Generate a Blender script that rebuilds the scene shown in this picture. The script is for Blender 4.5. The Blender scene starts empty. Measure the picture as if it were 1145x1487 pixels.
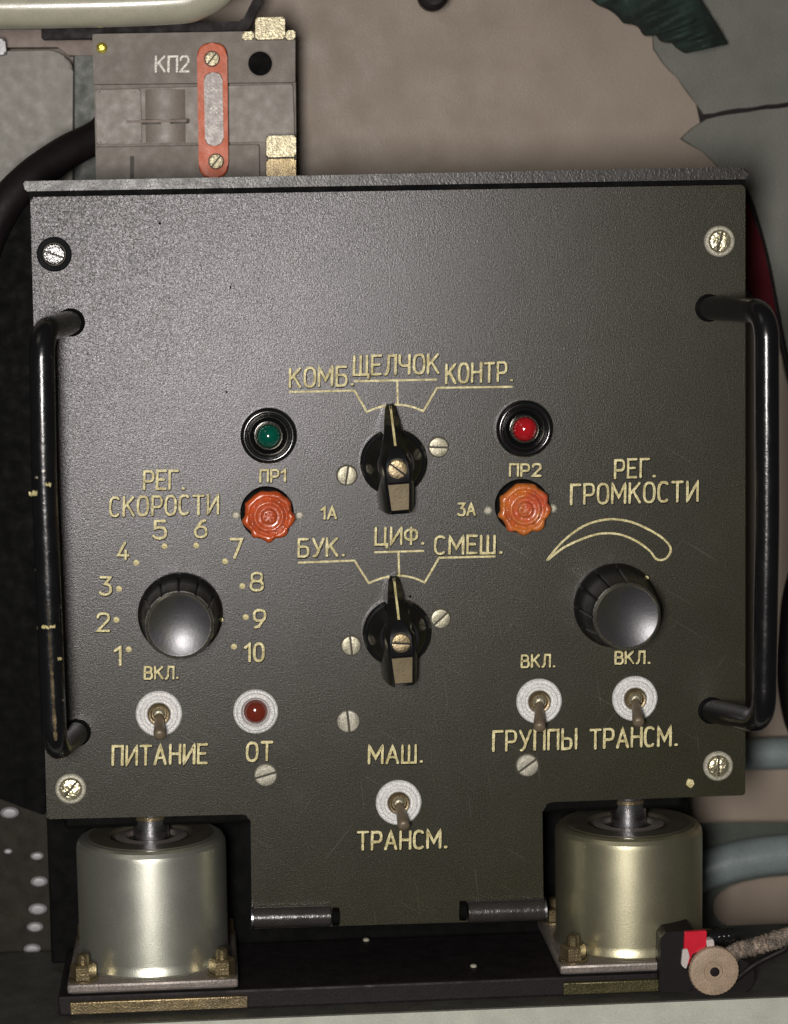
import bpy, bmesh, math, random
from mathutils import Vector, Matrix
random.seed(7)
PI = math.pi
S = bpy.context.scene
COL = S.collection

# ------------------------------------------------------------------ camera
U = 0.00025                        # 1 photo pixel on the panel plane = 0.25 mm
F, CX, CY, DD = 3500.0, 572.5, 743.5, 3500.0
ci = Vector((300-CX, 315-CY, F)).normalized()          # into the scene (world +Y), camera coords x right, y down, z forward
ro = -0.025
cd = Vector((-math.sin(ro), math.cos(ro), 0)); cd = (cd - cd.dot(ci)*ci).normalized()   # world down
cr = cd.cross(ci).normalized()                                                           # world right
def w_of(v):                       # camera-space direction (x right, y down, z fwd) -> world
    return Vector((v.dot(cr), v.dot(ci), -v.dot(cd)))
CAMP = Vector((0, -DD*U, 0.2906))
cam = bpy.data.cameras.new('camera'); camo = bpy.data.objects.new('camera', cam); COL.objects.link(camo)
ax = w_of(Vector((1,0,0))); ay = w_of(Vector((0,-1,0))); az = w_of(Vector((0,0,-1)))
M = Matrix.Identity(4)
for k, a in enumerate((ax, ay, az)):
    for j in range(3): M[j][k] = a[j]
M.translation = CAMP
camo.matrix_world = M
cam.sensor_fit = 'HORIZONTAL'; cam.sensor_width = 36; cam.lens = 36*F/1145
cam.clip_start = 0.02; cam.clip_end = 20
cam.dof.use_dof = True; cam.dof.focus_distance = 0.885; cam.dof.aperture_fstop = 13
S.camera = camo

def P(px, py, d=0.0):              # where the sight line of photo pixel px,py meets the plane d pixel-units behind the panel face
    v = w_of(Vector((px-CX, py-CY, F)))
    t = (d*U - CAMP.y)/v.y
    return CAMP + v*t
def LS(px, py, d=0.0):             # metres per pixel there, across and up
    a, b, c = P(px, py, d), P(px+1, py, d), P(px, py+1, d)
    return (b-a).length, (c-a).length

# ------------------------------------------------------------------ world, lamps, exposure
wd = bpy.data.worlds.new("World"); S.world = wd; wd.use_nodes = True
bg = wd.node_tree.nodes['Background']; bg.inputs[0].default_value = (0.80, 0.78, 0.74, 1); bg.inputs[1].default_value = 0.035
def area(name, loc, aim, size, power, col):
    l = bpy.data.lights.new(name, 'AREA'); l.shape = 'DISK'; l.size = size; l.energy = power; l.color = col
    o = bpy.data.objects.new(name, l); COL.objects.link(o); o.location = loc
    o.rotation_euler = (Vector(aim)-Vector(loc)).to_track_quat('-Z', 'Y').to_euler(); return o
CEN = P(480, 640)
fl = area('flash', CAMP + Vector((-0.070, -0.02, -0.030)), CEN, 0.10, 7.0, (1.0, 0.945, 0.90))
fl.data.shape = 'ELLIPSE'; fl.data.size = 0.11; fl.data.size_y = 0.22
area('room_lamp', CAMP + Vector((-0.75, 0.15, 1.0)), CEN, 0.6, 0.7, (1.0, 0.93, 0.80))
S.view_settings.view_transform = 'Standard'; S.view_settings.look = 'None'
S.view_settings.exposure = 0.0; S.view_settings.gamma = 1.0

# ------------------------------------------------------------------ materials
def mat(name, col, rough=0.5, metal=0.0, bump=0.0, bscale=900, mott=0.12, mscale=120, grain=0.10, gscale=2600,
        rvar=.18, stint=None, patch=0.0, coat=0.0, scratch=0.0, sgrain=0.0, chips=None, chipscale=260, chipth=0.70, trans=0.0, spec=0.5, wrinkle=0.0, col2=None):
    m = bpy.data.materials.new(name); m.use_nodes = True
    nt = m.node_tree; N = nt.nodes; L = nt.links; b = N['Principled BSDF']
    tc = N.new('ShaderNodeTexCoord')
    def noise(sc, det=3, dist=0.0):
        n = N.new('ShaderNodeTexNoise'); n.inputs['Scale'].default_value = sc; n.inputs['Detail'].default_value = det
        n.inputs['Distortion'].default_value = dist
        L.new(tc.outputs['Object'], n.inputs['Vector']); return n
    def mr(src, a, b_, c, d):
        r = N.new('ShaderNodeMapRange'); r.inputs[1].default_value = a; r.inputs[2].default_value = b_
        r.inputs[3].default_value = c; r.inputs[4].default_value = d; L.new(src, r.inputs[0]); return r.outputs[0]
    def mul(a, b_):
        x = N.new('ShaderNodeMath'); x.operation = 'MULTIPLY'; L.new(a, x.inputs[0]); L.new(b_, x.inputs[1]); return x.outputs[0]
    v = mul(mr(noise(mscale, 4).outputs[0], .3, .7, 1-mott, 1+mott), mr(noise(gscale, 1).outputs[0], .3, .7, 1-grain*1.6, 1+grain*1.6))
    mx = N.new('ShaderNodeMix'); mx.data_type = 'RGBA'; mx.blend_type = 'MIX'
    mx.inputs[6].default_value = (*col, 1); mx.inputs[7].default_value = (*(col2 or [c*0.92 for c in col]), 1)
    L.new(mr(noise(mscale*0.35, 5).outputs[0], .42, .62, 0, 1), mx.inputs[0])
    vm = N.new('ShaderNodeVectorMath'); vm.operation = 'SCALE'; L.new(mx.outputs[2], vm.inputs[0]); L.new(v, vm.inputs['Scale'])
    out = vm.outputs[0]
    rr = mr(noise(mscale*1.7, 3).outputs[0], .3, .7, max(.02, rough*(1-rvar)), min(1, rough*(1+rvar)))
    if chips:
        c2 = N.new('ShaderNodeMix'); c2.data_type = 'RGBA'
        L.new(out, c2.inputs[6]); c2.inputs[7].default_value = (*chips, 1)
        L.new(mr(noise(chipscale, 6, .4).outputs[0], chipth, chipth+.012, 0, 1), c2.inputs[0]); out = c2.outputs[2]
    if scratch:                                        # thin rubbed hairlines in two directions
        for ang, th in ((.55, .715), (-.9, .725), (1.45, .73)):
            mp_ = N.new('ShaderNodeMapping'); mp_.vector_type = 'TEXTURE'; mp_.inputs['Rotation'].default_value = (0, ang, 0); mp_.inputs['Scale'].default_value = (1/30, 1/30, 1/2300)
            L.new(tc.outputs['Object'], mp_.inputs[0]); n3 = N.new('ShaderNodeTexNoise'); n3.inputs['Scale'].default_value = 1; n3.inputs['Detail'].default_value = 1
            L.new(mp_.outputs[0], n3.inputs['Vector'])
            c3 = N.new('ShaderNodeMix'); c3.data_type = 'RGBA'; L.new(out, c3.inputs[6]); c3.inputs[7].default_value = (.13, .12, .10, 1)
            L.new(mr(n3.outputs[0], th, th+.05, 0, scratch), c3.inputs[0]); out = c3.outputs[2]
    L.new(out, b.inputs['Base Color']); L.new(rr, b.inputs['Roughness'])
    b.inputs['Metallic'].default_value = metal; b.inputs['Specular IOR Level'].default_value = spec
    if sgrain: L.new(mr(noise(1900, 2).outputs[0], .3, .7, spec*(1-sgrain), spec*(1+sgrain)), b.inputs['Specular IOR Level'])
    b.inputs['Coat Weight'].default_value = coat; b.inputs['Coat Roughness'].default_value = 0.08
    if stint: b.inputs['Specular Tint'].default_value = (*stint, 1)
    if trans: b.inputs['Transmission Weight'].default_value = trans
    last = None
    if bump:
        bp = N.new('ShaderNodeBump'); bp.inputs['Strength'].default_value = bump; bp.inputs['Distance'].default_value = 0.0003
        L.new(noise(bscale, 3, .3).outputs[0], bp.inputs['Height']); last = bp
    if wrinkle:
        b2 = N.new('ShaderNodeBump'); b2.inputs['Strength'].default_value = wrinkle; b2.inputs['Distance'].default_value = 0.0006
        L.new(noise(bscale*0.33, 2, 1.6).outputs[0], b2.inputs['Height'])
        if patch:                                      # heavier wrinkling in the upper left of the plate, as the paint has aged there
            sp = N.new('ShaderNodeSeparateXYZ'); L.new(tc.outputs['Object'], sp.inputs[0])
            ad = N.new('ShaderNodeMath'); ad.operation = 'SUBTRACT'; L.new(sp.outputs['Z'], ad.inputs[0]); L.new(sp.outputs['X'], ad.inputs[1])
            L.new(mr(ad.outputs[0], .06, .22, wrinkle, patch), b2.inputs['Strength'])
        if last: L.new(last.outputs[0], b2.inputs['Normal'])
        last = b2
    if last: L.new(last.outputs[0], b.inputs['Normal'])
    return m
MT = {}
MT['panel'] = mat('black_olive_crackle_paint', (.0265,.0258,.0110), .31, bump=.24, bscale=2400, grain=.55, gscale=2800, wrinkle=.06, patch=.34, mott=.08, mscale=45, rvar=.04, chips=(.11,.09,.07), chipscale=330, chipth=.81, scratch=.6, spec=.56, sgrain=.48, stint=(.95,.93,1))
MT['case'] = mat('black_paint', (.003,.003,.003), .7, bump=.2, grain=.2, spec=.08)
MT['rim'] = mat('worn_rim_paint', (.030,.027,.024), .36, bump=.35, bscale=1300, wrinkle=.18, grain=.3, chips=(.20,.19,.16), chipscale=420, chipth=.71)
MT['cream'] = mat('cream_engraving_paint', (.74,.67,.37), .6, mott=.16, mscale=700, grain=.28, gscale=3000, col2=(.50,.43,.20))
MT['white_ink'] = mat('white_ink', (.85,.83,.75), .6, mott=.2, mscale=700, grain=.3)
MT['bakelite'] = mat('black_bakelite', (.008,.008,.009), .17, coat=.6, mott=.1, grain=.05, bump=.04)
MT['bakelite_dull'] = mat('dull_black_bakelite', (.010,.010,.011), .34, mott=.1, bump=.15, grain=.1)
MT['enamel_black'] = mat('chipped_black_enamel', (.006,.006,.007), .26, bump=.35, bscale=600, chips=(.36,.33,.24), chipscale=190, chipth=.705, coat=.3)
MT['cap_metal'] = mat('dark_polished_cap', (.12,.12,.038), .34, metal=.65, bump=.08, grain=.08, col2=(.075,.075,.080), mscale=40, rvar=.1)  # yellow-green tint puts the reflected surroundings into the base colour
MT['ring_metal'] = mat('cap_edge_metal', (.30,.29,.24), .28, metal=.9)
MT['screw'] = mat('nickel_screw', (.36,.34,.25), .42, metal=.5, bump=.35, bscale=1500, grain=.3)
MT['screw_pale'] = mat('pale_painted_screw', (.44,.42,.34), .5, metal=.2, bump=.4, bscale=1500, grain=.3)
MT['screw_dark'] = mat('dark_oiled_screw', (.20,.20,.20), .22, metal=1, bump=.9, bscale=1200)
MT['alu'] = mat('frosted_aluminium', (.82,.82,.80), .5, metal=.15, bump=1.2, bscale=2200, grain=.3, gscale=3500)
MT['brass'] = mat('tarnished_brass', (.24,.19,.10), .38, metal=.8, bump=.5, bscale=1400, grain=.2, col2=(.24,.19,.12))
MT['lever'] = mat('dull_bronze_lever', (.25,.20,.14), .45, metal=.4, bump=.3, grain=.15)
MT['enamel_plain'] = mat('smooth_black_enamel', (.006,.006,.007), .24, bump=.25, bscale=600, coat=.3)
MT['brass_dark'] = mat('blackened_brass', (.09,.08,.035), .42, metal=.6, bump=.6, bscale=1200, grain=.3)
MT['screw_bright'] = mat('shiny_yellowed_screw', (.80,.74,.50), .26, metal=.9, bump=1.3, bscale=700, grain=.2)
MT['slot'] = mat('dark_brown_slot', (.045,.038,.025), .6)  # dark brown fill for screw slots, head outlines and module grooves
MT['steel'] = mat('bright_steel', (.62,.62,.66), .26, metal=1, bump=.2, grain=.1)
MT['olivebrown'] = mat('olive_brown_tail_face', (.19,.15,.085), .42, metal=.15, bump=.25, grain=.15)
MT['green_glass'] = mat('green_glass', (.0,.085,.055), .12, coat=1, grain=0, mott=.2)
MT['red_glass'] = mat('red_glass', (.42,.010,.016), .10, coat=1, grain=0, mott=.2)
MT['amber_glass'] = mat('dark_red_glass', (.15,.022,.012), .10, coat=1, grain=0, mott=.25)
MT['orange'] = mat('orange_red_plastic', (.56,.092,.020), .32, coat=.5, bump=1.6, bscale=500, mott=.15, mscale=260, grain=.12, col2=(.44,.075,.02))
MT['orange2'] = mat('amber_orange_plastic', (.58,.17,.030), .30, coat=.5, bump=1.6, bscale=500, mott=.15, mscale=260, grain=.12, col2=(.50,.09,.035))
MT['gauge'] = mat('faded_orange_plastic', (.60,.12,.04), .5, bump=.4, mott=.15, grain=.12)
MT['gauge_core'] = mat('cloudy_gauge_window', (.27,.225,.20), .35, bump=.2, mott=.25, mscale=220)
MT['module'] = mat('grey_beige_module_plastic', (.205,.180,.155), .62, bump=.25, mott=.08, grain=.12)
MT['module2'] = mat('smooth_grey_module_plastic', (.222,.193,.166), .5, bump=.1, mott=.08, grain=.10)
MT['hole'] = mat('unlit_hole', (.003,.003,.003), .7, spec=.08)
MT['can'] = mat('silver_khaki_satin_can', (.70,.71,.62), .33, metal=.9, bump=.14, bscale=2300, mott=.04, grain=.07, col2=(.67,.68,.58), mscale=60, rvar=.05)
MT['can2'] = mat('khaki_satin_can', (.50,.475,.33), .35, metal=.9, bump=.14, bscale=2300, mott=.04, grain=.07, col2=(.47,.445,.30), mscale=60, rvar=.05)
MT['can_top'] = mat('dark_olive_can_top', (.075,.068,.050), .5, metal=.2, bump=.3)
MT['flange'] = mat('pinkish_zinc_flange', (.24,.21,.19), .45, metal=.4, bump=.4, grain=.2)
MT['wall'] = mat('beige_wall_enamel', (.272,.220,.174), .55, bump=.35, bscale=900, mott=.06, mscale=40, grain=.12)
MT['greenwall'] = mat('grey_green_wall_enamel', (.138,.142,.122), .6, bump=.4, bscale=800, mott=.10, mscale=50, grain=.20)
MT['cabinet'] = mat('pale_grey_cabinet_paint', (.235,.222,.195), .55, bump=.2, mott=.06, grain=.10)
MT['cabinet2'] = mat('brownish_grey_strip_paint', (.22,.175,.15), .6, grain=.12)
MT['ivory'] = mat('ivory_enamel', (.44,.43,.33), .28, coat=.3, bump=.12, bscale=500, mott=.06, grain=.06)
MT['rubber'] = mat('black_rubber', (.008,.005,.006), .6, grain=.2, spec=.25)  # also colours the strips that stand in for seam and tube shade
MT['redrubber'] = mat('dark_red_rubber', (.075,.004,.008), .6, spec=.12, grain=.2)
MT['cloth'] = mat('dark_green_cloth', (.028,.055,.043), .85, bump=.8, bscale=1500, mott=.35, mscale=110, grain=.3, col2=(.012,.022,.019))
MT['shelf'] = mat('dark_olive_shelf_paint', (.055,.055,.045), .6, bump=.3, mott=.2, grain=.25)
MT['rail'] = mat('pale_green_grey_rail_paint', (.56,.58,.50), .45, bump=.15, mott=.06, grain=.08)
MT['base'] = mat('brown_black_base_paint', (.012,.009,.010), .6, spec=.25, bump=.3, grain=.35, chips=(.35,.32,.25), chipscale=120, chipth=.755)
MT['bluegrey'] = mat('blue_grey_bracket_paint', (.20,.245,.245), .4, bump=.15, mott=.12, mscale=50, grain=.15)
MT['darkgreen'] = mat('dark_green_bracket_paint', (.052,.062,.050), .5, bump=.2, mott=.15, grain=.25)
MT['tan'] = mat('tan_clamp_wheel', (.36,.27,.19), .5, bump=.3, mott=.12, grain=.15)
MT['redtape'] = mat('red_tape', (.62,.008,.030), .4, bump=.2)
MT['whiterag'] = mat('off_white_plastic', (.55,.50,.48), .5)
MT['braid'] = mat('tan_braided_cord', (.24,.19,.15), .85, bump=1, bscale=1800, mott=.5, mscale=600, grain=.5, col2=(.10,.085,.07))
MT['stud'] = mat('grey_zinc_stud', (.34,.34,.35), .45, metal=.3, bump=.2)
MT['trunk'] = mat('dark_olive_trunking_paint', (.024,.022,.016), .7, spec=.2, grain=.35, mott=.25)
MT['yellow'] = mat('yellow_brass_rivet', (.75,.66,.12), .25, metal=.8, bump=.8, bscale=1500)
MT['latch'] = mat('chromed_knurled_latch', (.36,.325,.22), .42, metal=.75, bump=.8, bscale=1000, grain=.3)

# ------------------------------------------------------------------ object helpers
WL = {}
def tag(o, label=None, cat=None, group=None, kind=None):
    if label: o['label'] = label
    if cat: o['category'] = cat
    if group: o['group'] = group
    if kind: o['kind'] = kind
    return o
def link(o, loc, parent):
    COL.objects.link(o); WL[o.name] = Vector(loc)
    if parent is not None:
        o.parent = parent; o.location = Vector(loc) - WL[parent.name]
    else: o.location = loc
    return o
def thing(name, label, cat, loc, group=None):
    o = bpy.data.objects.new(name, None); o.empty_display_size = .01
    return tag(link(o, loc, None), label, cat, group)
def obj(name, bm, m, parent=None, loc=(0,0,0), smooth=20, label=None):
    bmesh.ops.recalc_face_normals(bm, faces=bm.faces)
    me = bpy.data.meshes.new(name); bm.to_mesh(me); bm.free()
    for mm in (m if isinstance(m, (list, tuple)) else [m]): me.materials.append(MT[mm])
    if smooth:
        me.polygons.foreach_set('use_smooth', [True]*len(me.polygons))
        me.set_sharp_from_angle(angle=math.radians(smooth))
    o = link(bpy.data.objects.new(name, me), loc, parent)
    if label: o['label'] = label
    return o
def inst(src, parent, loc, roty=0, label=None):           # another copy of one mesh
    o = src.copy(); o.name = src.name.split('.')[0]; o.parent = None; link(o, loc, parent)
    o.rotation_euler = (0, roty, 0)
    if 'label' in o: del o['label']
    if label: o['label'] = label
    return o

def lathe(bm, prof, segs=48, axis='y', mod=None, cx=0, cz=0, mi=0, cyo=0):
    """prof = [(r,h)], h runs toward the camera (axis y) or up (axis z); px units"""
    rings = []
    for r, h in prof:
        if r < 1e-6:
            p = (cx*U, -h*U, cz*U) if axis == 'y' else (cx*U, cyo*U, h*U)
            rings.append([bm.verts.new(p)]); continue
        ring = []
        for k in range(segs):
            a = 2*PI*k/segs; rr = r*(mod(a, r, h) if mod else 1)
            x, y = rr*math.cos(a), rr*math.sin(a)
            ring.append(bm.verts.new(((cx+x)*U, -h*U, (cz+y)*U) if axis == 'y' else ((cx+x)*U, (cyo+y)*U, h*U)))
        rings.append(ring)
    for a, b in zip(rings, rings[1:]):
        if len(a) == 1 and len(b) == 1: continue
        for k in range(segs):
            k2 = (k+1) % segs
            if len(a) == 1: f = bm.faces.new((a[0], b[k], b[k2]))
            elif len(b) == 1: f = bm.faces.new((a[k], b[0], a[k2]))
            else: f = bm.faces.new((a[k], b[k], b[k2], a[k2]))
            f.material_index = mi
    return bm
def rpoly(pts, rad=0, n=5):                                   # round the corners of a polygon in px
    if not rad: return list(pts)
    out = []; L = len(pts)
    for i in range(L):
        r = rad[i] if isinstance(rad, (list, tuple)) else rad
        p = Vector(pts[i]); a = Vector(pts[i-1]); b = Vector(pts[(i+1) % L])
        if r <= 0: out.append(tuple(p)); continue
        da = (a-p); db = (b-p); t = min(r, da.length*.49, db.length*.49)
        q0 = p+da.normalized()*t; q1 = p+db.normalized()*t
        for k in range(n+1):
            s = k/n; out.append(tuple(q0*(1-s)**2 + p*2*s*(1-s) + q1*s*s))
    return out
def prism(bm, pts, d0, d1, org, bev=0, mi=0):                 # polygon in photo px pushed from depth d0 (front) to d1 (back)
    f = [bm.verts.new(P(x, y, d0)-org) for x, y in pts]
    g = []
    for v in f:
        g.append(bm.verts.new(Vector((v.co.x, v.co.y+(d1-d0)*U, v.co.z))))
    n = len(f); ff = bm.faces.new(f); bb = bm.faces.new(g[::-1])
    for k in range(n): bm.faces.new((f[k], g[k], g[(k+1) % n], f[(k+1) % n]))
    for fc in bm.faces[-(n+2):] if False else []: pass
    if bev:
        es = list(ff.edges)
        bmesh.ops.bevel(bm, geom=es, offset=bev*U, segments=2, affect='EDGES', profile=.5)
    return bm
def box(bm, c, h, bev=0):                                     # centre, half size, metres
    r = bmesh.ops.create_cube(bm, size=1)
    for v in r['verts']: v.co = Vector((v.co.x*2*h[0]+c[0], v.co.y*2*h[1]+c[1], v.co.z*2*h[2]+c[2]))
    if bev:
        es = list({e for v in r['verts'] for e in v.link_edges})
        bmesh.ops.bevel(bm, geom=es, offset=bev, segments=2, affect='EDGES', profile=.5)
    return bm
def tube(bm, pts, rad, seg=14, caps=True, jit=0):             # world-ish points (metres), radius m or list
    n = len(pts); rings = []; prev = None
    for i, p in enumerate(pts):
        t = (pts[min(i+1, n-1)] - pts[max(i-1, 0)]).normalized()
        if prev is None:
            u = t.orthogonal().normalized()
        else: u = (prev - t*prev.dot(t)).normalized()
        prev = u; w = t.cross(u)
        r = rad[i] if isinstance(rad, (list, tuple)) else rad
        rings.append([bm.verts.new(p + (u*math.cos(2*PI*k/seg)+w*math.sin(2*PI*k/seg))*r*(1+random.uniform(-jit, jit))) for k in range(seg)])
    for a, b in zip(rings, rings[1:]):
        for k in range(seg): bm.faces.new((a[k], b[k], b[(k+1) % seg], a[(k+1) % seg]))
    if caps: bm.faces.new(rings[0]); bm.faces.new(rings[-1][::-1])
    return bm
def spline(pts, n=8):
    pts = [Vector(p) for p in pts]; out = []
    for i in range(len(pts)-1):
        p0 = pts[max(i-1, 0)]; p1 = pts[i]; p2 = pts[i+1]; p3 = pts[min(i+2, len(pts)-1)]
        for k in range(n):
            t = k/n
            out.append(.5*((2*p1)+(p2-p0)*t+(2*p0-5*p1+4*p2-p3)*t*t+(3*p1-p0-3*p2+p3)*t**3))
    out.append(pts[-1]); return out
def fillet3(pts, r, n=7):                                      # round 3D corners
    out = [pts[0]]
    for i in range(1, len(pts)-1):
        p = pts[i]; da = pts[i-1]-p; db = pts[i+1]-p; t = min(r, da.length*.49, db.length*.49)
        a = p+da.normalized()*t; b = p+db.normalized()*t
        for k in range(n+1):
            s = k/n; out.append(a*(1-s)**2+p*2*s*(1-s)+b*s*s)
    out.append(pts[-1]); return out

# ------------------------------------------------------------------ stroke lettering
def ov(x0, y0, x1, y1, a0=0, a1=360, n=20, k=.75):
    cx, cy, rx, ry = (x0+x1)/2, (y0+y1)/2, (x1-x0)/2, (y1-y0)/2; o = []
    for i in range(n+1):
        a = math.radians(a0+(a1-a0)*i/n); c, s = math.cos(a), math.sin(a)
        o.append((cx+rx*math.copysign(abs(c)**k, c), cy+ry*math.copysign(abs(s)**k, s)))
    return o
Pb = [(0,2.7),(1.7,2.7)] + ov(.6,2.7,2.9,6,-90,90,10,.8) + [(0,6)]
G = {
 'К': (3.2, [[(0,0),(0,6)], [(3,6),(.1,2.6)], [(1,3.7),(3.2,0)]]),
 'О': (3.2, [ov(0,0,3.2,6)]),
 'М': (4.0, [[(0,0),(0,6),(2,1.8),(4,6),(4,0)]]),
 'Б': (3.0, [[(2.8,6),(0,6),(0,0),(1.7,0)]+ov(.5,0,3,3.4,-90,90,10,.8)+[(0,3.4)]]),
 'Щ': (4.4, [[(0,6),(0,0),(4,0),(4,6)], [(2,0),(2,6)], [(4,0),(4.5,0),(4.5,-1.1)]]),
 'Ш': (4.0, [[(0,6),(0,0),(4,0),(4,6)], [(2,0),(2,6)]]),
 'Е': (2.7, [[(2.7,6),(0,6),(0,0),(2.7,0)], [(0,3.1),(2.2,3.1)]]),
 'Л': (3.2, [[(0,0),(.5,.2),(.9,1.5),(1.1,6),(3.2,6),(3.2,0)]]),
 'Ч': (3.0, [[(0,6),(0,3.7),(.4,2.9),(1.1,2.6),(3,2.6)], [(3,6),(3,0)]]),
 'Н': (3.1, [[(0,0),(0,6)], [(3.1,0),(3.1,6)], [(0,3.1),(3.1,3.1)]]),
 'Т': (3.2, [[(0,6),(3.2,6)], [(1.6,6),(1.6,0)]]),
 'Р': (2.9, [[(0,0),(0,6)]+[(1.4,6)]+ov(.4,2.6,2.9,6,90,-90,10,.8)+[(0,2.6)]]),
 'П': (3.0, [[(0,0),(0,6),(3,6),(3,0)]]),
 'И': (3.2, [[(0,6),(0,0),(3.2,6),(3.2,0)]]),
 'Ы': (4.4, [[(0,6),(0,0),(1.5,0)]+ov(.5,0,2.7,3.2,-90,90,10,.8)+[(0,3.2)], [(4.2,0),(4.2,6)]]),
 'А': (3.4, [[(0,0),(1.7,6),(3.4,0)], [(.6,2),(2.8,2)]]),
 'У': (3.2, [[(0,6),(1.75,2.0)], [(3.2,6),(1.3,.7),(.9,.1),(.3,0)]]),
 'С': (3.0, [ov(0,0,3.1,6,50,310,18)]),
 'В': (3.0, [[(0,0),(0,6),(1.4,6)]+ov(.4,3.2,2.7,6,90,-90,8,.8)+[(0,3.2)], [(1.4,3.2)]+ov(.4,0,3,3.2,90,-90,8,.8)+[(0,0)]]),
 'Г': (2.7, [[(0,0),(0,6),(2.7,6)]]),
 'Ц': (3.4, [[(0,6),(0,0),(3,0),(3,6)], [(3,0),(3.6,0),(3.6,-1.1)]]),
 'Ф': (3.8, [ov(0,1.6,3.8,5.2), [(1.9,0),(1.9,6)]]),
 '.': (.8, [[(.3,.15),(.65,.15)]]),
 ' ': (2.0, []),
 '0': (2.8, [ov(0,0,2.8,6)]),
 '1': (1.4, [[(0,4.6),(1.4,6),(1.4,0)]]),
 '2': (2.8, [[(0,4.6)]+ov(0,3,2.8,6,160,-20,9)+[(0,0),(2.9,0)]]),
 '3': (2.8, [[(0,6),(2.7,6),(1.2,3.6)]+ov(-.2,0,2.8,3.6,80,-150,12)]),
 '4': (3.0, [[(1.9,6),(0,1.5),(3,1.5)], [(2.2,3.2),(2.2,0)]]),
 '5': (2.8, [[(2.6,6),(.3,6),(.2,3.4)]+ov(-.2,0,2.8,3.8,110,-150,13)]),
 '6': (2.9, [[(2.5,6),(1.6,5.6),(.3,3)], ov(0,0,2.9,3.7)]),
 '7': (2.8, [[(0,6),(2.8,6),(1,0)]]),
 '8': (2.9, [ov(.2,3.2,2.7,6), ov(0,0,2.9,3.2)]),
 '9': (2.9, [ov(0,2.3,2.9,6), [(2.6,3),(1.3,.4),(.4,0)]]),
}
def ribbon(bm, pts, w, org, d, jit=.13, step=3.0, closed=False):
    q = []
    for a, b in zip(pts, pts[1:]):
        L = math.hypot(b[0]-a[0], b[1]-a[1]); n = max(1, int(L/step))
        for k in range(n): q.append((a[0]+(b[0]-a[0])*k/n, a[1]+(b[1]-a[1])*k/n))
    q.append(pts[-1]); c = [q[0]]
    for p in q[1:]:
        if math.hypot(p[0]-c[-1][0], p[1]-c[-1][1]) > .25: c.append(p)
    q = c; n = len(q)
    if n < 2: return
    Lf, Rt = [], []
    for i in range(n):
        ta = Vector((q[i][0]-q[i-1][0], q[i][1]-q[i-1][1])).normalized() if i else None
        tb = Vector((q[i+1][0]-q[i][0], q[i+1][1]-q[i][1])).normalized() if i < n-1 else None
        ta = ta or tb; tb = tb or ta
        t = (ta+tb); t = t.normalized() if t.length > 1e-3 else ta
        nn = Vector((-t.y, t.x)); m = 1/max(.55, nn.dot(Vector((-ta.y, ta.x))))
        h = w/2*m*(1+random.uniform(-jit, jit))
        Lf.append((q[i][0]+nn.x*h, q[i][1]+nn.y*h)); Rt.append((q[i][0]-nn.x*h, q[i][1]-nn.y*h))
    mk = lambda p: bm.verts.new(P(p[0], p[1], d)-org)
    lv = [mk(p) for p in Lf]; rv = [mk(p) for p in Rt]
    for i in range(n-1): bm.faces.new((lv[i], rv[i], rv[i+1], lv[i+1]))
    for i, j in ((0, 1), (n-1, n-2)):                          # round ends
        e = Vector((q[i][0]-q[j][0], q[i][1]-q[j][1])).normalized(); s = Vector((-e.y, e.x)); h = w*.48
        if i == 0: A, B = rv[0], lv[0]
        else: A, B = lv[-1], rv[-1]
        arc = [mk((q[i][0]+e.x*h*math.sin(a)+s.x*h*math.cos(a), q[i][1]+e.y*h*math.sin(a)+s.y*h*math.cos(a))) for a in (PI*.25, PI*.5, PI*.75)]
        sA = (A.co-arc[0].co).length; sB = (B.co-arc[0].co).length
        bm.faces.new(([A]+arc+[B]) if sA < sB else ([B]+arc+[A]))
def word(txt, x0, x1, yb0, yb1, h, parent, org, w=3.7, d=-.5, m='cream', gap=1.35, what='cream lettering reading'):
    W = sum(G[c][0] for c in txt) + gap*(len(txt)-1)
    bm = bmesh.new(); cur = 0; k = 0
    sx = (x1-x0)/W
    for ch in txt:
        gw, st = G[ch]
        jx, jy = random.uniform(-.10, .10), random.uniform(-.10, .10)
        for s in st:
            pts = []
            for x, y in s:
                X = x0+(cur+x+jx)*sx; t = (X-x0)/(x1-x0)
                pts.append((X+y*h/6*0.018, yb0+(yb1-yb0)*t-(y+jy)*h/6))
            if what.startswith('cream'):                        # offset dark outline painting the shaded groove edge round each stroke
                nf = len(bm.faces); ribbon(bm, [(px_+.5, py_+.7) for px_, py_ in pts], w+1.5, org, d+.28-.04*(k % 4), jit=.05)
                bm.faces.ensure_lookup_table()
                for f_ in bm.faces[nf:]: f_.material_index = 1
            ribbon(bm, pts, w*random.uniform(.92, 1.08), org, d-.06*(k % 4)); k += 1
        cur += gw+gap
    return obj('lettering', bm, [m, 'case'], parent, org, smooth=0, label='%s "%s"' % (what, txt))

# ================================================================== SETTING
def slab(name, pts, d0, d1, m, parent=None, rad=0, bev=0, label=None, smooth=30):
    org = P(*pts[0], d0); bm = bmesh.new(); prism(bm, rpoly(pts, rad), d0, d1, org, bev)
    return obj(name, bm, m, parent, org, min(smooth, 20), label)
ZB = P(227, 1441, -88).z                                      # top of the mounting base
ZS = ZB - 30*U                                                # shelf top
wall = slab('wall', [(-500,-500),(1700,-500),(1700,1900),(-500,1900)], 430, 460, 'wall'); wall['kind'] = 'structure'
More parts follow.
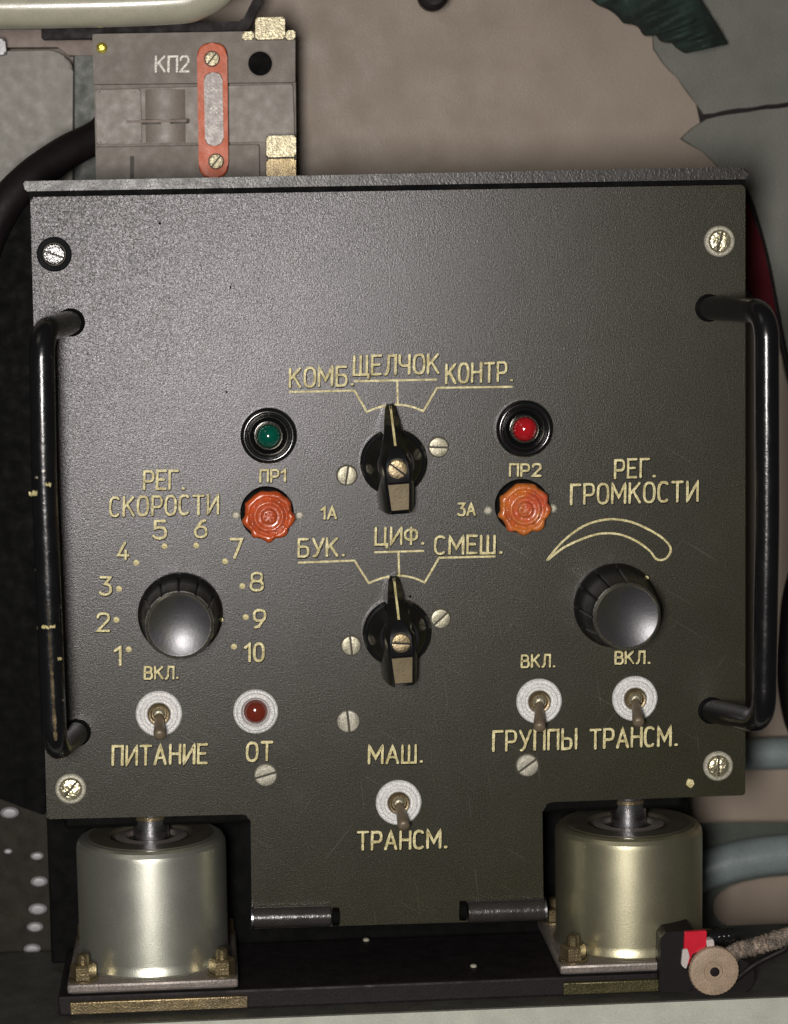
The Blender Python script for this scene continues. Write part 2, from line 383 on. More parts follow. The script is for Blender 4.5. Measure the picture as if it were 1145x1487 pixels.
# grey-green wall sheets lapping over the beige one, edges uneven
def ragged(pts, amp=1.3, step=14):
    o = []
    for a, b in zip(pts, pts[1:]+pts[:1]):
        L = math.hypot(b[0]-a[0], b[1]-a[1]); n = max(1, int(L/step)) if L < 420 else 1
        for k in range(n):
            t = k/n; o.append((a[0]+(b[0]-a[0])*t+(random.uniform(-amp, amp) if k else 0), a[1]+(b[1]-a[1])*t+(random.uniform(-amp, amp) if k else 0)))
    return o
g1 = slab('wall_sheet', ragged([(935,-260),(1400,-260),(1400,122),(1145,148),(1070,157),(1022,166),(1003,138),(985,112),(965,92),(950,70)]), 414, 424, 'greenwall', bev=1)
tag(g1, kind='structure')
g2 = slab('wall_sheet', ragged([(1028,172),(1075,164),(1145,155),(1400,126),(1400,640),(1150,575),(1122,450),(1090,300),(1052,262),(1042,238),(1022,219),(990,201),(1006,186)]), 410, 424, 'greenwall', bev=1)
tag(g2, kind='structure')
bm = bmesh.new(); c0 = P(500, 1470, 0)
box(bm, (c0.x, 48*U, ZS-10*U), (900*U, 178*U, 10*U))
tag(obj('shelf', bm, 'shelf', None, (0,0,0), 0), kind='structure')

sm_ = slab('seam_shade', [(1012,150),(1020,190),(1060,180),(1400,140),(1400,108),(1060,148)], 424.5, 429, 'rubber'); tag(sm_, kind='structure')  # dark strip standing in for the shade in the gap between the sheets
# pale rounded rail along the front of the shelf
o0 = P(-60, 1500, -150); bm = bmesh.new()
pa, pb = P(-200, 1506, -140), P(1350, 1461, -140); zr = (pa.z+pb.z)/2-34*U
prof = []
for k in range(9):
    a = PI/2*k/8; prof.append((-math.sin(a)*24-36, math.cos(a)*24-24))
prof = [(60, 0), (36, 0)] ; prof = [(60, 0)] + prof + [(-60, -90), (60, -90)]
vs = []
for x in (-500*U, 1500*U):
    vs.append([bm.verts.new((x, (y)*U, z*U)) for y, z in prof])
for k in range(len(prof)): bm.faces.new((vs[0][k], vs[1][k], vs[1][(k+1) % len(prof)], vs[0][(k+1) % len(prof)]))
bm.faces.new(vs[0]); bm.faces.new(vs[1][::-1])
RL = (P(0,0,0).x, -165*U, P(572, 1463, -105).z)
tag(obj('front_rail', bm, 'rail', None, RL, 40), 'pale green grey painted rail running along the bottom edge', 'rail')

# ================================================================== MOUNTING BASE
xl, xr = P(84, 1450, -90).x, P(1094, 1440, -90).x
bas = thing('mounting_base', 'brown black steel base plate that the two shock mounts stand on', 'base plate', ((xl+xr)/2, 30*U, ZS))
bm = bmesh.new(); box(bm, ((0, 20*U, 15*U)), ((xr-xl)/2, 112*U, 15*U), 4*U)
obj('plate', bm, 'base', bas, ((xl+xr)/2, 0, ZS))
bm = bmesh.new(); xb0, xb1 = P(72, 1300, 170).x, P(1000, 1300, 170).x
zt = P(500, 1150, 170).z
box(bm, (0, 0, (zt-ZS)/2), ((xb1-xb0)/2, 8*U, (zt-ZS)/2), 3*U)
obj('back_plate', bm, 'case', bas, ((xb0+xb1)/2, 170*U, ZS+.2*U))
rb = None
for px, py in ((688,1404),(532,1366)):
    bm = bmesh.new(); lathe(bm, [(5,0),(5,2),(3,3.5),(0,4)], 12, 'z')
    t = (P(px,py,0)-CAMP).normalized(); q = CAMP + t*((ZB-CAMP.z)/t.z)
    obj('rivet', bm, 'screw_pale', bas, q)
# brass striker strips on the base front, under each mount
def striker(x0, x1, y0, y1, lab, m='brass'):
    a, b = P(x0, (y0+y1)/2, -97), P(x1, (y0+y1)/2, -97)
    bm = bmesh.new(); L = (b.x-a.x)/2
    box(bm, (0,0,0), (L, 5*U, 9*U), 1.5*U)
    n = 22
    for k in range(n):
        x = -L+2*L*(k+.5)/n
        if random.random() < .8: box(bm, (x, -5.4*U, random.uniform(2,6)*U), (L/n*random.uniform(.4,.8), 2*U, random.uniform(1.5,3)*U))
    obj('brass_strip', bm, m, bas, ((a.x+b.x)/2, -97*U, ZS+14*U), label=lab)
striker(102, 360, 1450, 1470, 'worn shiny brass strip under the left mount')
striker(818, 958, 1432, 1450, 'blackened brass strip under the right mount', 'brass_dark')

# ================================================================== SHOCK MOUNTS
def shock_mount(cx, label, shaft_top, zoff=0):
    dc = 34
    bp = P(cx, 1440, dc)
    base = Vector((bp.x, dc*U, ZB))
    t = thing('shock_mount', label, 'shock mount', base, 'shock mounts under the control panel')
    hb = 14
    ht = (P(cx, (1238 if cx < 500 else 1220), dc-104).z-ZB)/U       # top height from front rim
    bm = bmesh.new(); box(bm, (0, 0, 9*U), (124*U, 124*U, 7*U), 4*U)
    obj('flange', bm, 'flange', t, base)
    bm = bmesh.new(); box(bm, (0, 0, 1*U), (118*U, 118*U, 1.0*U))
    obj('gasket', bm, 'rubber', t, base)
    bm = bmesh.new()
    lathe(bm, [(100,16),(114,16.5),(115,20),(112,27),(111,34),(111.5,ht-16),(110.5,ht-9),(107,ht-3),(101,ht),(92,ht+.5)], 96, 'z')
    obj('can', bm, 'can' if cx < 500 else 'can2', t, base)
    bm = bmesh.new()
    lathe(bm, [(93,ht-2),(93,ht+1.2),(64,ht+1.2),(60,ht-1),(60,ht-7),(0,ht-7)], 64, 'z')
    obj('top_cover', bm, 'can_top', t, base)
    bm = bmesh.new(); lathe(bm, [(36,ht-6.5),(36,ht-4),(52,ht-3),(54,ht-1.5),(40,ht),(37,ht-1),(35,ht-6)], 40, 'z')
    obj('inner_washer', bm, 'flange', t, base)
    top = (P(cx, shaft_top, dc).z-ZB)/U
    bm = bmesh.new(); lathe(bm, [(27,ht-6),(27,top+40),(0,top+40)], 40, 'z')
    obj('shaft', bm, 'steel', t, base)
    bm = bmesh.new(); lathe(bm, [(27.2,top-1),(28.4,top),(28.4,top+5),(27.2,top+6)], 40, 'z')
    obj('shaft_collar', bm, 'brass', t, base)
    for sx, sy in ((-1,-1),(1,-1),(-1,1),(1,1)):
        b = bmesh.new(); lathe(b, [(22,16),(22,19),(20,20),(19,20.3)], 24, 'z'); lathe(b, [(19,20),(19,38),(16,41),(0,41)], 6, 'z')
        lathe(b, [(9,41),(9,53),(7,55),(0,55)], 14, 'z')
        obj('bolt', b, 'brass', t, base+Vector((sx*101*U, sy*101*U, 0)))
    return t
shock_mount(226, 'khaki cylindrical shock mount at the left, standing in full view above the shiny brass strip', 1186)
shock_mount(914, 'khaki shock mount at the right, its base partly hidden by the clamp with red tape', 1163)

# ================================================================== CONTROL UNIT
UO = Vector((P(572, 1340, 0).x, 0, P(572, 1345, 0).z))
cu = thing('control_unit', 'black metal control panel with cream Cyrillic lettering, knobs, lamps and two side handles', 'control panel', UO)
FP = P(572, 720, 0)
outline = [(44,286),(1083,268),(1083,1155),(800,1165),(788,1172),(790,1336),(494,1345),(366,1349),(364,1186),(352,1183),(68,1190)]
bm = bmesh.new(); prism(bm, rpoly(outline, [5,5,4,10,8,3,2,3,12,2,3]), 0, 12, FP, 2.2)
panel = obj('front_panel', bm, 'panel', cu, FP)
# case behind the panel
bm = bmesh.new(); a = P(62, 272, 14); b = P(992, 1174, 14); a2 = P(1075, 262, 14)
box(bm, ((a.x+b.x)/2, 0, 0), ((b.x-a.x)/2, 160*U, 1), 0)
for v in bm.verts: v.co.z = (a2.z-6*U if v.co.z > 0 else b.z)
bmesh.ops.bevel(bm, geom=list(bm.edges), offset=6*U, segments=2, affect='EDGES', profile=.5)
obj('case', bm, 'case', cu, (0, 174.5*U, 0))
bm = bmesh.new(); prism(bm, rpoly([(38,266),(1083,246),(1084,300),(45,300)], 3), 12.5, 26, P(500,260,12)); obj('panel_backing', bm, 'case', cu, P(500,260,12))
bm = bmesh.new(); prism(bm, rpoly([(33,263),(1073,242),(1086,245),(1089,257),(1083,260),(37,277.5)], [3,6,6,4,2,2]), -5, 12, P(500,255,0), 2.5)
obj('top_rim', bm, 'rim', cu, P(500,255,0), label='worn metal rim along the top edge')

def onp(px, py, h=0): return P(px, py, -h)
# -- lettering -----------------------------------------------------
T = [('КОМБ.',421,513,562,559,27),('ЩЕЛЧОК',514,637,544.5,541,27),('КОНТР.',648,744,556,553,27),
 ('ПР1',378,414,700,699,17),('1А',467,488,753.5,753,17),('3А',666,690,748,748,17),('ПР2',741,785,691,691,17),
 ('БУК.',434,500,808,807,25),('ЦИФ.',546,616,791,790,24),('СМЕШ.',632,729,804,803,25),
 ('РЕГ.',209,268,710.5,709.5,26),('СКОРОСТИ',160,316,749,746,27),
 ('5',224,241,782,782,25),('6',284,300,780,780,24),('4',171,186,812,812,24),('3',146,161,863,863,25),('2',142,158,916,916,25),
 ('1',167,175,965,965,26),('7',335,351,810,810,27),('8',364,381,857,857,25),('9',369,385,911,911,25),('10',356,382,960,960,25),
 ('ВКЛ.',210,259,986,985,17),('ПИТАНИЕ',164,300,1111,1108,27),('ОТ',359,395,1105,1104,26),
 ('МАШ.',536,614,1109,1107,25),('ТРАНСМ.',520,649,1234,1231,25),
 ('ГРУППЫ',717,838,1091,1087,28),('ТРАНСМ.',858,984,1087,1082,27),
 ('ВКЛ.',758,806,969,968,17),('ВКЛ.',894,944,964,963,17),
 ('РЕГ.',894,952,694,692,26),('ГРОМКОСТИ',830,1013,732,727,28)]
for t in T:
    w = 3.6 if t[5] > 20 else 3.0
    word(*t, panel, P(t[1], t[3], 0), w=w)
def line(pts, lab, w=2.9, name='marking_line'):
    org = P(*pts[0][0], 0); bm = bmesh.new()
    for k, s in enumerate(pts): ribbon(bm, s, w, org, -.5-.07*k, jit=.10)
    obj(name, bm, 'cream', panel, org, 0, lab)
def arc(a, m, b, n=10):                                        # quadratic through m
    c = (2*m[0]-(a[0]+b[0])/2, 2*m[1]-(a[1]+b[1])/2)
    return [((1-t)**2*a[0]+2*t*(1-t)*c[0]+t*t*b[0], (1-t)**2*a[1]+2*t*(1-t)*c[1]+t*t*b[1]) for t in [k/n for k in range(n+1)]]
line([[(421,569),(515,567),(533,598)]+arc((533,598),(575,587.5),(615,597))[1:]+[(635,563),(744,561.5)], [(515,553.5),(634,551)], [(577,552),(578,588)]], 'cream branching selector lines above the upper switch')
line([[(434,817),(515,814),(536,847)]+arc((536,847),(578,836),(617,846))[1:]+[(638,810),(719,808)], [(545,802),(615,800)], [(579,801),(580,836)]], 'cream branching selector lines above the lower switch')
cres = [tuple(v)[:2] for v in spline([Vector((x, y, 0)) for x, y in [(795,813),(818,786),(850,763),(885,754),(920,759),(955,776),(972,791),(974,802),(966,812),(954,812),(944,800),(925,786),(900,776),(872,775),(845,783),(818,796),(796,813)]], 5)]
line([cres], 'cream crescent outline above the volume knob', 3.1, 'volume_crescent')
dots = [(187,943),(169,900),(173,855),(198,817),(239,793),(285,792),(327,815),(352,851),(357,896),(340,939)]
bm = bmesh.new(); lathe(bm, [(4.6,.2),(4.2,1.4),(0,1.9)], 14); dot0 = obj('scale_dot', bm, 'cream', panel, P(*dots[0]))
for d in dots[1:]: inst(dot0, panel, P(*d))
bm = bmesh.new(); prism(bm, [(1000,1131),(1007,1133),(1009,1139),(1004,1145),(997,1140),(998,1134)], -.6, 0, P(1003,1138)); obj('paint_chip', bm, 'cream', panel, P(1003,1138))
for px, py, r in ((329,569,1.6),(335,418,1.5),(232,324,2.0),(596,866,2.2),(335,416,1.2)):
    bm = bmesh.new(); lathe(bm, [(r,.1),(r*.8,.7),(0,.9)], 8); obj('pit_mark', bm, 'hole', panel, P(px,py))

# -- screws ----------------------------------------------------------
def screw_mesh(r, h, m, name='screw', washer=0, dome=.25):
    bm = bmesh.new()
    n = 40; sl = r*.10                                          # head with a real slot
    ring_b = []; 
    def half(sg):
        pts = []
        a0 = math.asin(sl/r)
        for k in range(17):
            a = a0+(PI-2*a0)*k/16; pts.append((r*math.cos(a), sg*r*math.sin(a)))
        f = [bm.verts.new((x*.93*U, -h*U*(1), (sl+(abs(z)-sl)*.93)*(1 if z > 0 else -1)*U)) for x, z in pts]
        s = [bm.verts.new((x*U, -h*.72*U, z*U)) for x, z in pts]
        b = [bm.verts.new((x*U, 0, z*U)) for x, z in pts]
        c = bm.verts.new((0, -(h+r*dome*.5)*U, sg*(r*.45)*U))
        for i in range(len(f)):
            j = (i+1) % len(f); bm.faces.new((f[i], f[j], c)); bm.faces.new((f[i], s[i], s[j], f[j])); bm.faces.new((s[i], b[i], b[j], s[j]))
    half(1); half(-1)
    lathe(bm, [(r*.95,.1),(r*.95,h*.3),(0,h*.3)], 32, mi=1)
    lathe(bm, [(r*1.11,.15),(r*1.10,.5),(r*.96,.5)], 32, mi=1)
    if washer: lathe(bm, [(r*washer,.1),(r*washer,1.2),(r*.99,1.4)], 40)
    return bm
sm = obj('screw', screw_mesh(14.5, 5, 'screw'), ['screw', 'slot'], panel, P(504,690), 40); sm.rotation_euler = (0, math.radians(-80), 0)
for x, y, a in ((637,649,3),(510,937,85),(640,898,-42)): inst(sm, panel, P(x,y), math.radians(a))
sp = obj('screw', screw_mesh(16.5, 5, 'screw_pale'), ['screw_pale', 'slot'], panel, P(386,1125), 40); sp.rotation_euler = (0, math.radians(-15), 0)
for x, y, a in ((506,1047,85),(766,1111,-35)): inst(sp, panel, P(x,y), math.radians(a))
def corner(px, py, a, dark=False):
    t = obj('corner_screw', screw_mesh(15, 6, 0, washer=0), ['screw_dark' if dark else 'screw_bright', 'slot'], panel, P(px,py)-Vector((0, 2*U, 0)), 40, label=('dark screw sunk in a black ring' if dark else None))
    t.rotation_euler = (0, math.radians(a), 0)
    bm = bmesh.new()
    if dark: lathe(bm, [(25,.2),(25,3),(23,4.5),(18,3.5),(16.5,1)], 40)
    else: lathe(bm, [(22.5,.2),(22.5,3.2),(20.5,5),(17,5.2),(15.5,2)], 40)
    obj('washer', bm, 'bakelite' if dark else 'screw_pale', panel, P(px,py))
corner(79,369,20,True); corner(1045,350,-75); corner(103,1145,-50); corner(1043,1112,88)
bm = bmesh.new(); lathe(bm, [(6.5,.1),(6.2,2),(4,3.6),(0,4.2)], 16); rv = obj('rivet', bm, 'screw_pale', panel, P(343,748))
for x, y in ((435,748),(709,741),(803,738)): inst(rv, panel, P(x,y))

# -- rotary knobs ------------------------------------------------------
def flutes(n, dep, lo, hi):
    def f(a, r, h):
        if not lo < h < hi: return 1
        x = (a*n/(2*PI)) % 1; x = min(x, 1-x)
        return 1-dep*max(0, 1-x/.085)
    return f
def knob(px, py, r0, r1, H, lab, mark):
    c = P(px, py); s = cu
    k = obj('knob', lathe(bmesh.new(), [(r0*.9,0),(r0,1),(r0+1,9),(r0,16),(r0-3,20),(r0-7,H*.55),(r1+4.5,H*.86),(r1+2.5,H*.93),(r1+1,H*.93)], 240, mod=flutes(12, .055, 17, H*.94)), 'bakelite_dull', s, c, 35, lab)
    bm = lathe(bmesh.new(), [(r1+1,H*.90),(r1+1.8,H*.95),(r1+1.2,H*.985),(r1-1.5,H*1.0),(r1-2.6,H*.99)], 96)
    obj('cap_ring', bm, 'ring_metal', k, c)
    bm = lathe(bmesh.new(), [(r1-2.4,H*.95),(r1-2.4,H*.985)]+[(r1*.94*math.cos(PI/2*k/12)*1.0, H*.985-6.2*(1-math.cos(PI/2*k/12)**2)) for k in range(0,13)]+[(0,H*.985-6.2)][:0]+[], 96)
    obj('cap', bm, 'cap_metal', k, c)
    a = math.radians(mark); bm = bmesh.new(); lathe(bm, [(3.6,0),(3.4,1.5),(0,2)], 10)
    obj('index_dot', bm, 'cream', k, c+Vector((math.cos(a)*(r0-1)*U, -14*U, math.sin(a)*(r0-1)*U)))
knob(262, 891, 61, 46.5, 108, 'speed knob with fluted skirt and shiny cap', -8)
knob(893, 878, 62, 47, 112, 'volume knob with fluted skirt and dull dark cap', 42)

def rotary(px, py, rb):
    c = P(px, py)
    d = obj('switch_knob', lathe(bmesh.new(), [(rb*.95,0),(rb,2),(rb,12),(rb-3,17),(rb-6,18),(rb-8,24),(rb-15,40),(rb-22,54),(0,54)], 96), 'bakelite', cu, c)
    rot = math.radians(3.2)
    def pt(x, z, h):
        return (( x*math.cos(rot)-z*math.sin(rot))*U, -h*U, (x*math.sin(rot)+z*math.cos(rot))*U)
    # z, wbase, wmid, hmid, wtop, htop
    sec = [(86,3.5,3,17,.8,24),(80,8,6.5,22,1.2,32),(62,13,9.5,32,1.6,46),(44,17,12,42,2.4,60),(30,21,15,50,4.5,71),(20,25,19,54,12,77),(6,28,22,56,18.5,82),
           (-10,29,23,56,19.5,83),(-22,29,23,56,19.5,82.5),(-24,29,23,56,19.2,80),(-64,26.5,20,54,15.6,76),(-69,25.5,19,50,15,70)]
    bm = bmesh.new(); R = []
    for z, wb, wm, hm, wt, ht in sec:
        R.append([bm.verts.new(pt(*q)) for q in ((-wb,z,2),(-wm-1.5,z,hm),(-wt,z,ht-3),(-wt*.82,z,ht),(wt*.82,z,ht),(wt,z,ht-3),(wm+1.5,z,hm),(wb,z,2))])
    for a, b in zip(R, R[1:]):
        for k in range(7): bm.faces.new((a[k], b[k], b[k+1], a[k+1]))
    bm.faces.new(R[0]); bm.faces.new(R[-1][::-1])
    obj('pointer', bm, 'bakelite', d, c, 28)
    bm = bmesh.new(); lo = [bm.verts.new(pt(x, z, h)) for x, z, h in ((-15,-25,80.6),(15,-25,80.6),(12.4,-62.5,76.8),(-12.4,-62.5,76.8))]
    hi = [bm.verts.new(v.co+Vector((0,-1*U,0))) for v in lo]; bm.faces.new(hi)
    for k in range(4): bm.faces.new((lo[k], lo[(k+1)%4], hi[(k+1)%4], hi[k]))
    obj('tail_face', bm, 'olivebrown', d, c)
    bm = bmesh.new(); q = [(84,25.5),(78,34.4),(62,46.9),(44,61),(30,72)]
    for (z0, h0), (z1, h1) in zip(q, q[1:]):
        bm.faces.new([bm.verts.new(pt(x, z, h+.5)) for x, z, h in ((-1.5,z0,h0),(1.5,z0,h0),(1.7,z1,h1),(-1.7,z1,h1))])
    obj('pointer_line', bm, 'cream', d, c, 0)
    s = obj('screw', screw_mesh(14, 5, 0), ['brass', 'slot'], d, c+Vector((0,-80.5*U,0))+Vector(pt(0,-3,0)), 40); s.rotation_euler = (0, math.radians(38 if py < 800 else 4), 0)
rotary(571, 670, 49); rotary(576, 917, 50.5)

# -- indicator lamps ------------------------------------------------------
def lamp(px, py, r, rl, ox, oy, glass, lab):
    c = P(px, py)
    prof = [(r,0),(r,8),(r-.6,12),(r-2.4,15),(r-5,16.4),(r-7.6,16),(r-9.6,14),(r-10.4,12.4),(r-11.4,13.6),(r-13,14),(r-14.6,12.6),(rl+4.5,6),(rl+3,3),(0,3)]
    b = obj('indicator_lamp', lathe(bmesh.new(), prof, 96), 'bakelite', cu, c, 40, lab)
    cc = c
    obj('lens_ring', lathe(bmesh.new(), [(rl+2.4,2),(rl+2.4,14),(rl+1,15.5),(rl-.5,14)], 64), 'ring_metal', b, cc)
    obj('lens', lathe(bmesh.new(), [(rl-.5,4),(rl-.5,13),(rl*.93,17),(rl*.75,22),(rl*.5,25.5),(rl*.25,27),(0,27.5)], 64, mod=flutes(16,.03,12,24)), glass, b, cc)
lamp(390, 632, 41, 17.5, 0, 0, 'green_glass', 'green signal lamp in a black bezel')
lamp(761, 622, 42, 18, 0, 0, 'red_glass', 'bright red signal lamp in a black bezel')
c = P(371.5, 1033)
b = obj('indicator_lamp', lathe(bmesh.new(), [(33,0),(33,3),(31,5),(29,5.2),(27,7.5),(22,7.5),(20,4),(18.5,1),(0,1)], 72), 'alu', cu, c, 30, 'dark red lamp in a pale ring')
obj('lens', lathe(bmesh.new(), [(18.2,1.2),(17.5,6),(14,11),(8,14),(0,15.2)], 48), 'amber_glass', b, c)

# -- fuse caps -----------------------------------------------------------
def fuse(px, py, r, seed, m, lab):
    rnd = random.Random(seed); ph = [rnd.uniform(0, 6.28) for _ in range(6)]
    n = 9
    def mod(a, rr, h):
        if rr < r*.80: return 1
        return 1+.058*(1-2*abs(math.sin((n*a+ph[0]+.6*math.sin(2*a+ph[3]))/2))**1.6)*(1 if math.sin(a) < .55 else .35)+.012*math.sin(5*a+ph[1])+.014*math.sin(17*a+ph[2])*(1 if math.sin(a) < .3 else .3)
    c = P(px, py)
    obj('fuse_socket', lathe(bmesh.new(), [(r*1.03,0),(r*1.03,12),(r*.99,16),(r*.8,17)], 64, cx=-2.5, cz=3.0), 'case', cu, c)
    prof = [(r*.9,5),(r*.98,7),(r,13),(r*.98,20),(r*.92,24.5),(r*.84,26),(r*.77,25.4),(r*.73,22.2),(r*.67,21.8),(r*.62,25),(r*.56,27.5),(r*.50,27.5),(r*.45,25),(r*.40,24.5),(r*.33,24.5),(r*.30,29),(r*.22,30.5),(r*.20,30.5)]+[(r*.17,28.5),(0,28)]
    f = obj('fuse_cap', lathe(bmesh.new(), prof, 160, mod=mod), m, cu, c, 60, lab)
    bm = bmesh.new()
    for k in range(3):
        a = k*PI/3+ph[4]; L = r*.19*U
        v = [bm.verts.new((x*math.cos(a)-z*math.sin(a), -(31.2+k*.1)*U, x*math.sin(a)+z*math.cos(a))) for x, z in ((-L,-1.6*U),(L,-1.6*U),(L,1.6*U),(-L,1.6*U))]
        w_ = [bm.verts.new(q.co+Vector((0,4*U,0))) for q in v]; bm.faces.new(v)
        for i in range(4): bm.faces.new((v[i], v[(i+1)%4], w_[(i+1)%4], w_[i]))
    for k in range(12):                                        # small moulded pips round the face
        a = k*PI/6+ph[5]; lathe(bm, [(1.9,26),(1.5,28.5),(0,29)], 8, cx=r*.69*math.cos(a), cz=r*.69*math.sin(a))
    obj('moulding', bm, m, f, c, 40)
fuse(390, 747, 37.5, 3, 'orange', 'orange red fuse cap beside 1А')
fuse(760, 737, 38.5, 8, 'orange2', 'paler amber orange fuse cap beside 3А')

# -- toggle switches --------------------------------------------------------
def toggle(px, py, ex, ey, lab):
    c = P(px, py)
    t = obj('toggle_switch', lathe(bmesh.new(), [(34,0),(34,3.5),(32,5.5),(28,5.2),(26.5,7),(22,7),(20.5,5),(18.5,5),(17.5,6.5),(16,4)], 80), 'alu', cu, c, 25, lab)
    obj('bushing', lathe(bmesh.new(), [(16.5,0),(16.5,9),(14.5,11.5),(12,11),(10.5,5),(0,4)], 48), 'brass', t, c)
    e = P(ex, ey, -52)-c; p0 = Vector((0, -5*U, 0)); bm = bmesh.new()
    pts = [p0+(e-p0)*k/8 for k in range(9)]
    tube(bm, pts+[pts[-1]+(e-p0).normalized()*2.5*U], [6.2*U,6.4*U,6.7*U,7.1*U,7.6*U,8.1*U,8.6*U,9*U,8.6*U,5.5*U], 20)
    obj('lever', bm, 'lever', t, c, 50)
    obj('pivot_ball', lathe(bmesh.new(), [(9.5,4),(9,9),(6,12.5),(0,14)], 24), 'screw', t, c)
toggle(231, 1036, 232, 1068, 'power toggle switch'); toggle(579, 1165, 587, 1200, 'toggle switch under the МАШ. mark')
toggle(783, 1018, 784, 1057, 'left toggle of the right pair'); toggle(922, 1014, 928, 1050, 'right toggle of the right pair')

# -- handles -----------------------------------------------------------------
def handle(f0, b0, b1, f1, H, lab, m='enamel_black', rr=17.5, fil=42, kinks=()):
    c = P(*f0); pts = [P(f0[0], f0[1], 0), P(b0[0], b0[1], -H), *[P(x, y, -H) for x, y in kinks], P(b1[0], b1[1], -H), P(f1[0], f1[1], 0)]
    q = fillet3(pts, fil*U, 9); bm = bmesh.new(); tube(bm, [p-c for p in q], rr*U, 28)
    h = obj('handle', bm, m, cu, c, 60, lab)
    for f in (f0, f1):
        obj('foot_collar', lathe(bmesh.new(), [(rr+3,0),(rr+2.5,2.5),(rr-1,4)], 40), 'case', h, P(*f))
    return c, h
_, hl = handle((103,468), (60,480), (80,1092), (112,1064), 150, 'left handle, chipped black enamel', kinks=((64,700),))
handle((1030,447), (1114,452), (1110,1050), (1034,1032), 165, 'right handle, smooth black enamel', 'enamel_plain', kinks=((1115,750),))
# pale scratches on the left handle
for x0, x1, y, w in ((54,80,911,5),(42,54,716,7),(66,74,704,5),(84,90,957,4)):
    bm = bmesh.new(); org = P(x0, y, -160)
    ctr = (63+ (y-700)*.05)
    pts = []
    for k in range(9):
        x = x0+(x1-x0)*k/8; u = max(-1, min(1, (x-ctr)/19)); pts.append((x, y+random.uniform(-1.2,1.2), -150-17.5*math.sqrt(1-u*u)-1.2))
    vs = [[bm.verts.new(P(x, y_-w/2*random.uniform(.4,1.2), d)-org), bm.verts.new(P(x, y_+w/2*random.uniform(.4,1.2), d)-org)] for x, y_, d in pts]
    for a, b2 in zip(vs, vs[1:]): bm.faces.new((a[0], a[1], b2[1], b2[0]))
    obj('scratch', bm, 'cream', hl, org, 0)

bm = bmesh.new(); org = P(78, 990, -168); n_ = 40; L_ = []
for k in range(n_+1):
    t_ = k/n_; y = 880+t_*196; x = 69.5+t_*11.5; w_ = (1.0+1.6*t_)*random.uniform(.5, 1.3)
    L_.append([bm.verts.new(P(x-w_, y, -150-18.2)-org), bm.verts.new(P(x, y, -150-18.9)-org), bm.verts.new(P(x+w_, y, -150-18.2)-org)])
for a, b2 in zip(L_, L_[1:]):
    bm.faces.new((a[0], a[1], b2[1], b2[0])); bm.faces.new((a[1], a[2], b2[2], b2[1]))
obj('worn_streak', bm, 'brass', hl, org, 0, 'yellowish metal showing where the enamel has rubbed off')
# -- hinges ---------------------------------------------------------------------
def hinge(x0, x1, k0, k1, yc0, yc1, r, lab):
    a, b = P(x0, yc0, -8), P(x1, yc1, -8); bm = bmesh.new()
    tube(bm, [Vector((0,0,0)), b-a], r*U, 24); bmesh.ops.bevel(bm, geom=[e for e in bm.edges if any(len(f.verts) > 4 for f in e.link_faces)], offset=1.5*U, segments=2, affect='EDGES')
    h = obj('hinge', bm, 'enamel_hinge', cu, a, 40, lab)
    a, b = P(k0, (yc0+yc1)/2, -8), P(k1, (yc0+yc1)/2, -8); bm = bmesh.new(); tube(bm, [Vector((0,0,0)), b-a], (r-2)*U, 20)
    obj('hinge_knuckle', bm, 'case', h, a, 40)
    bm = bmesh.new(); e = P(x0 if x0 < k0 else x1, yc0 if x0 < k0 else yc1, -8); dx = -1 if x0 < k0 else 1
    tube(bm, [Vector((0,0,0)), Vector((dx*3*U,0,0))], (r+2.5)*U, 24); obj('hinge_end', bm, 'steel', h, e, 40)
MT['enamel_hinge'] = mat('worn_dark_hinge_enamel', (.035,.032,.030), .25, bump=.5, coat=.2, grain=.2, chips=(.3,.28,.2), chipscale=500, chipth=.7)
hinge(368, 480, 483, 492, 1333, 1330, 15.5, 'left hinge barrel'); hinge(680, 790, 668, 677, 1325, 1321, 16.5, 'right hinge barrel')

# ================================================================== RELAY MODULE (КП2)
MB_ = P(280, 264, 250); mo = thing('relay_module', 'grey plastic module marked КП2 with an orange gauge strip, standing behind the panel', 'module', Vector((MB_.x, 310*U, MB_.z)))
def mp(name, pts, d0, d1, m, rad=0, bev=1.5, lab=None, parent=None):
    org = P(*pts[0], d0); bm = bmesh.new(); prism(bm, rpoly(pts, rad), d0, d1, org, bev); return obj(name, bm, m, parent or mo, org, 20, lab)
mp('body', [(135,49),(429,44),(431,268),(140,270)], 256, 380, 'module', 2)
mp('top_block', [(134,49),(429,44),(429,119),(136,122)], 236, 256, 'module', 2)
mp('bottom_block', [(139,214),(376,210),(377,262),(141,264)], 238, 256, 'module', 2)
mp('middle_cover', [(139,130),(425,122),(428,200),(428,205),(141,209)], 244, 256, 'module2', 2)
mp('slide_plate', [(143,131),(204,129),(206,206),(145,208)], 236, 246, 'module2', 3)
bm = bmesh.new(); a = P(240, 130, 252); b = P(241, 207, 252)
tube(bm, [Vector((0,0,0)), b-a], 36*U, 40)
for v in bm.verts: v.co.y *= .42
obj('roller', bm, 'module2', mo, a, 40)
mp('slot', [(181,174),(275,172),(275,179),(181,181)], 237.2, 240, 'slot', 2, 0)
bm = bmesh.new(); prism(bm, rpoly([(184,174.5),(271,173),(271,176.5),(184,178)], 1), 234, 250, P(184,174,234), 0); 
obj('slot_lip', bm, 'cabinet2', mo, P(184,174,234))
mp('seam', [(189,226),(195,226),(195,262),(189,262)], 237.4, 240, 'slot', 2, 0)
gp = mp('gauge_strip', [(286,62),(330,61),(332,258),(289,259)], 220, 237, 'gauge', 21, 2.5, 'faded orange gauge strip')
mp('gauge_window', [(296,105),(323,104),(325,211),(298,212)], 218, 221, 'gauge_core', 12, 1.5, parent=gp)
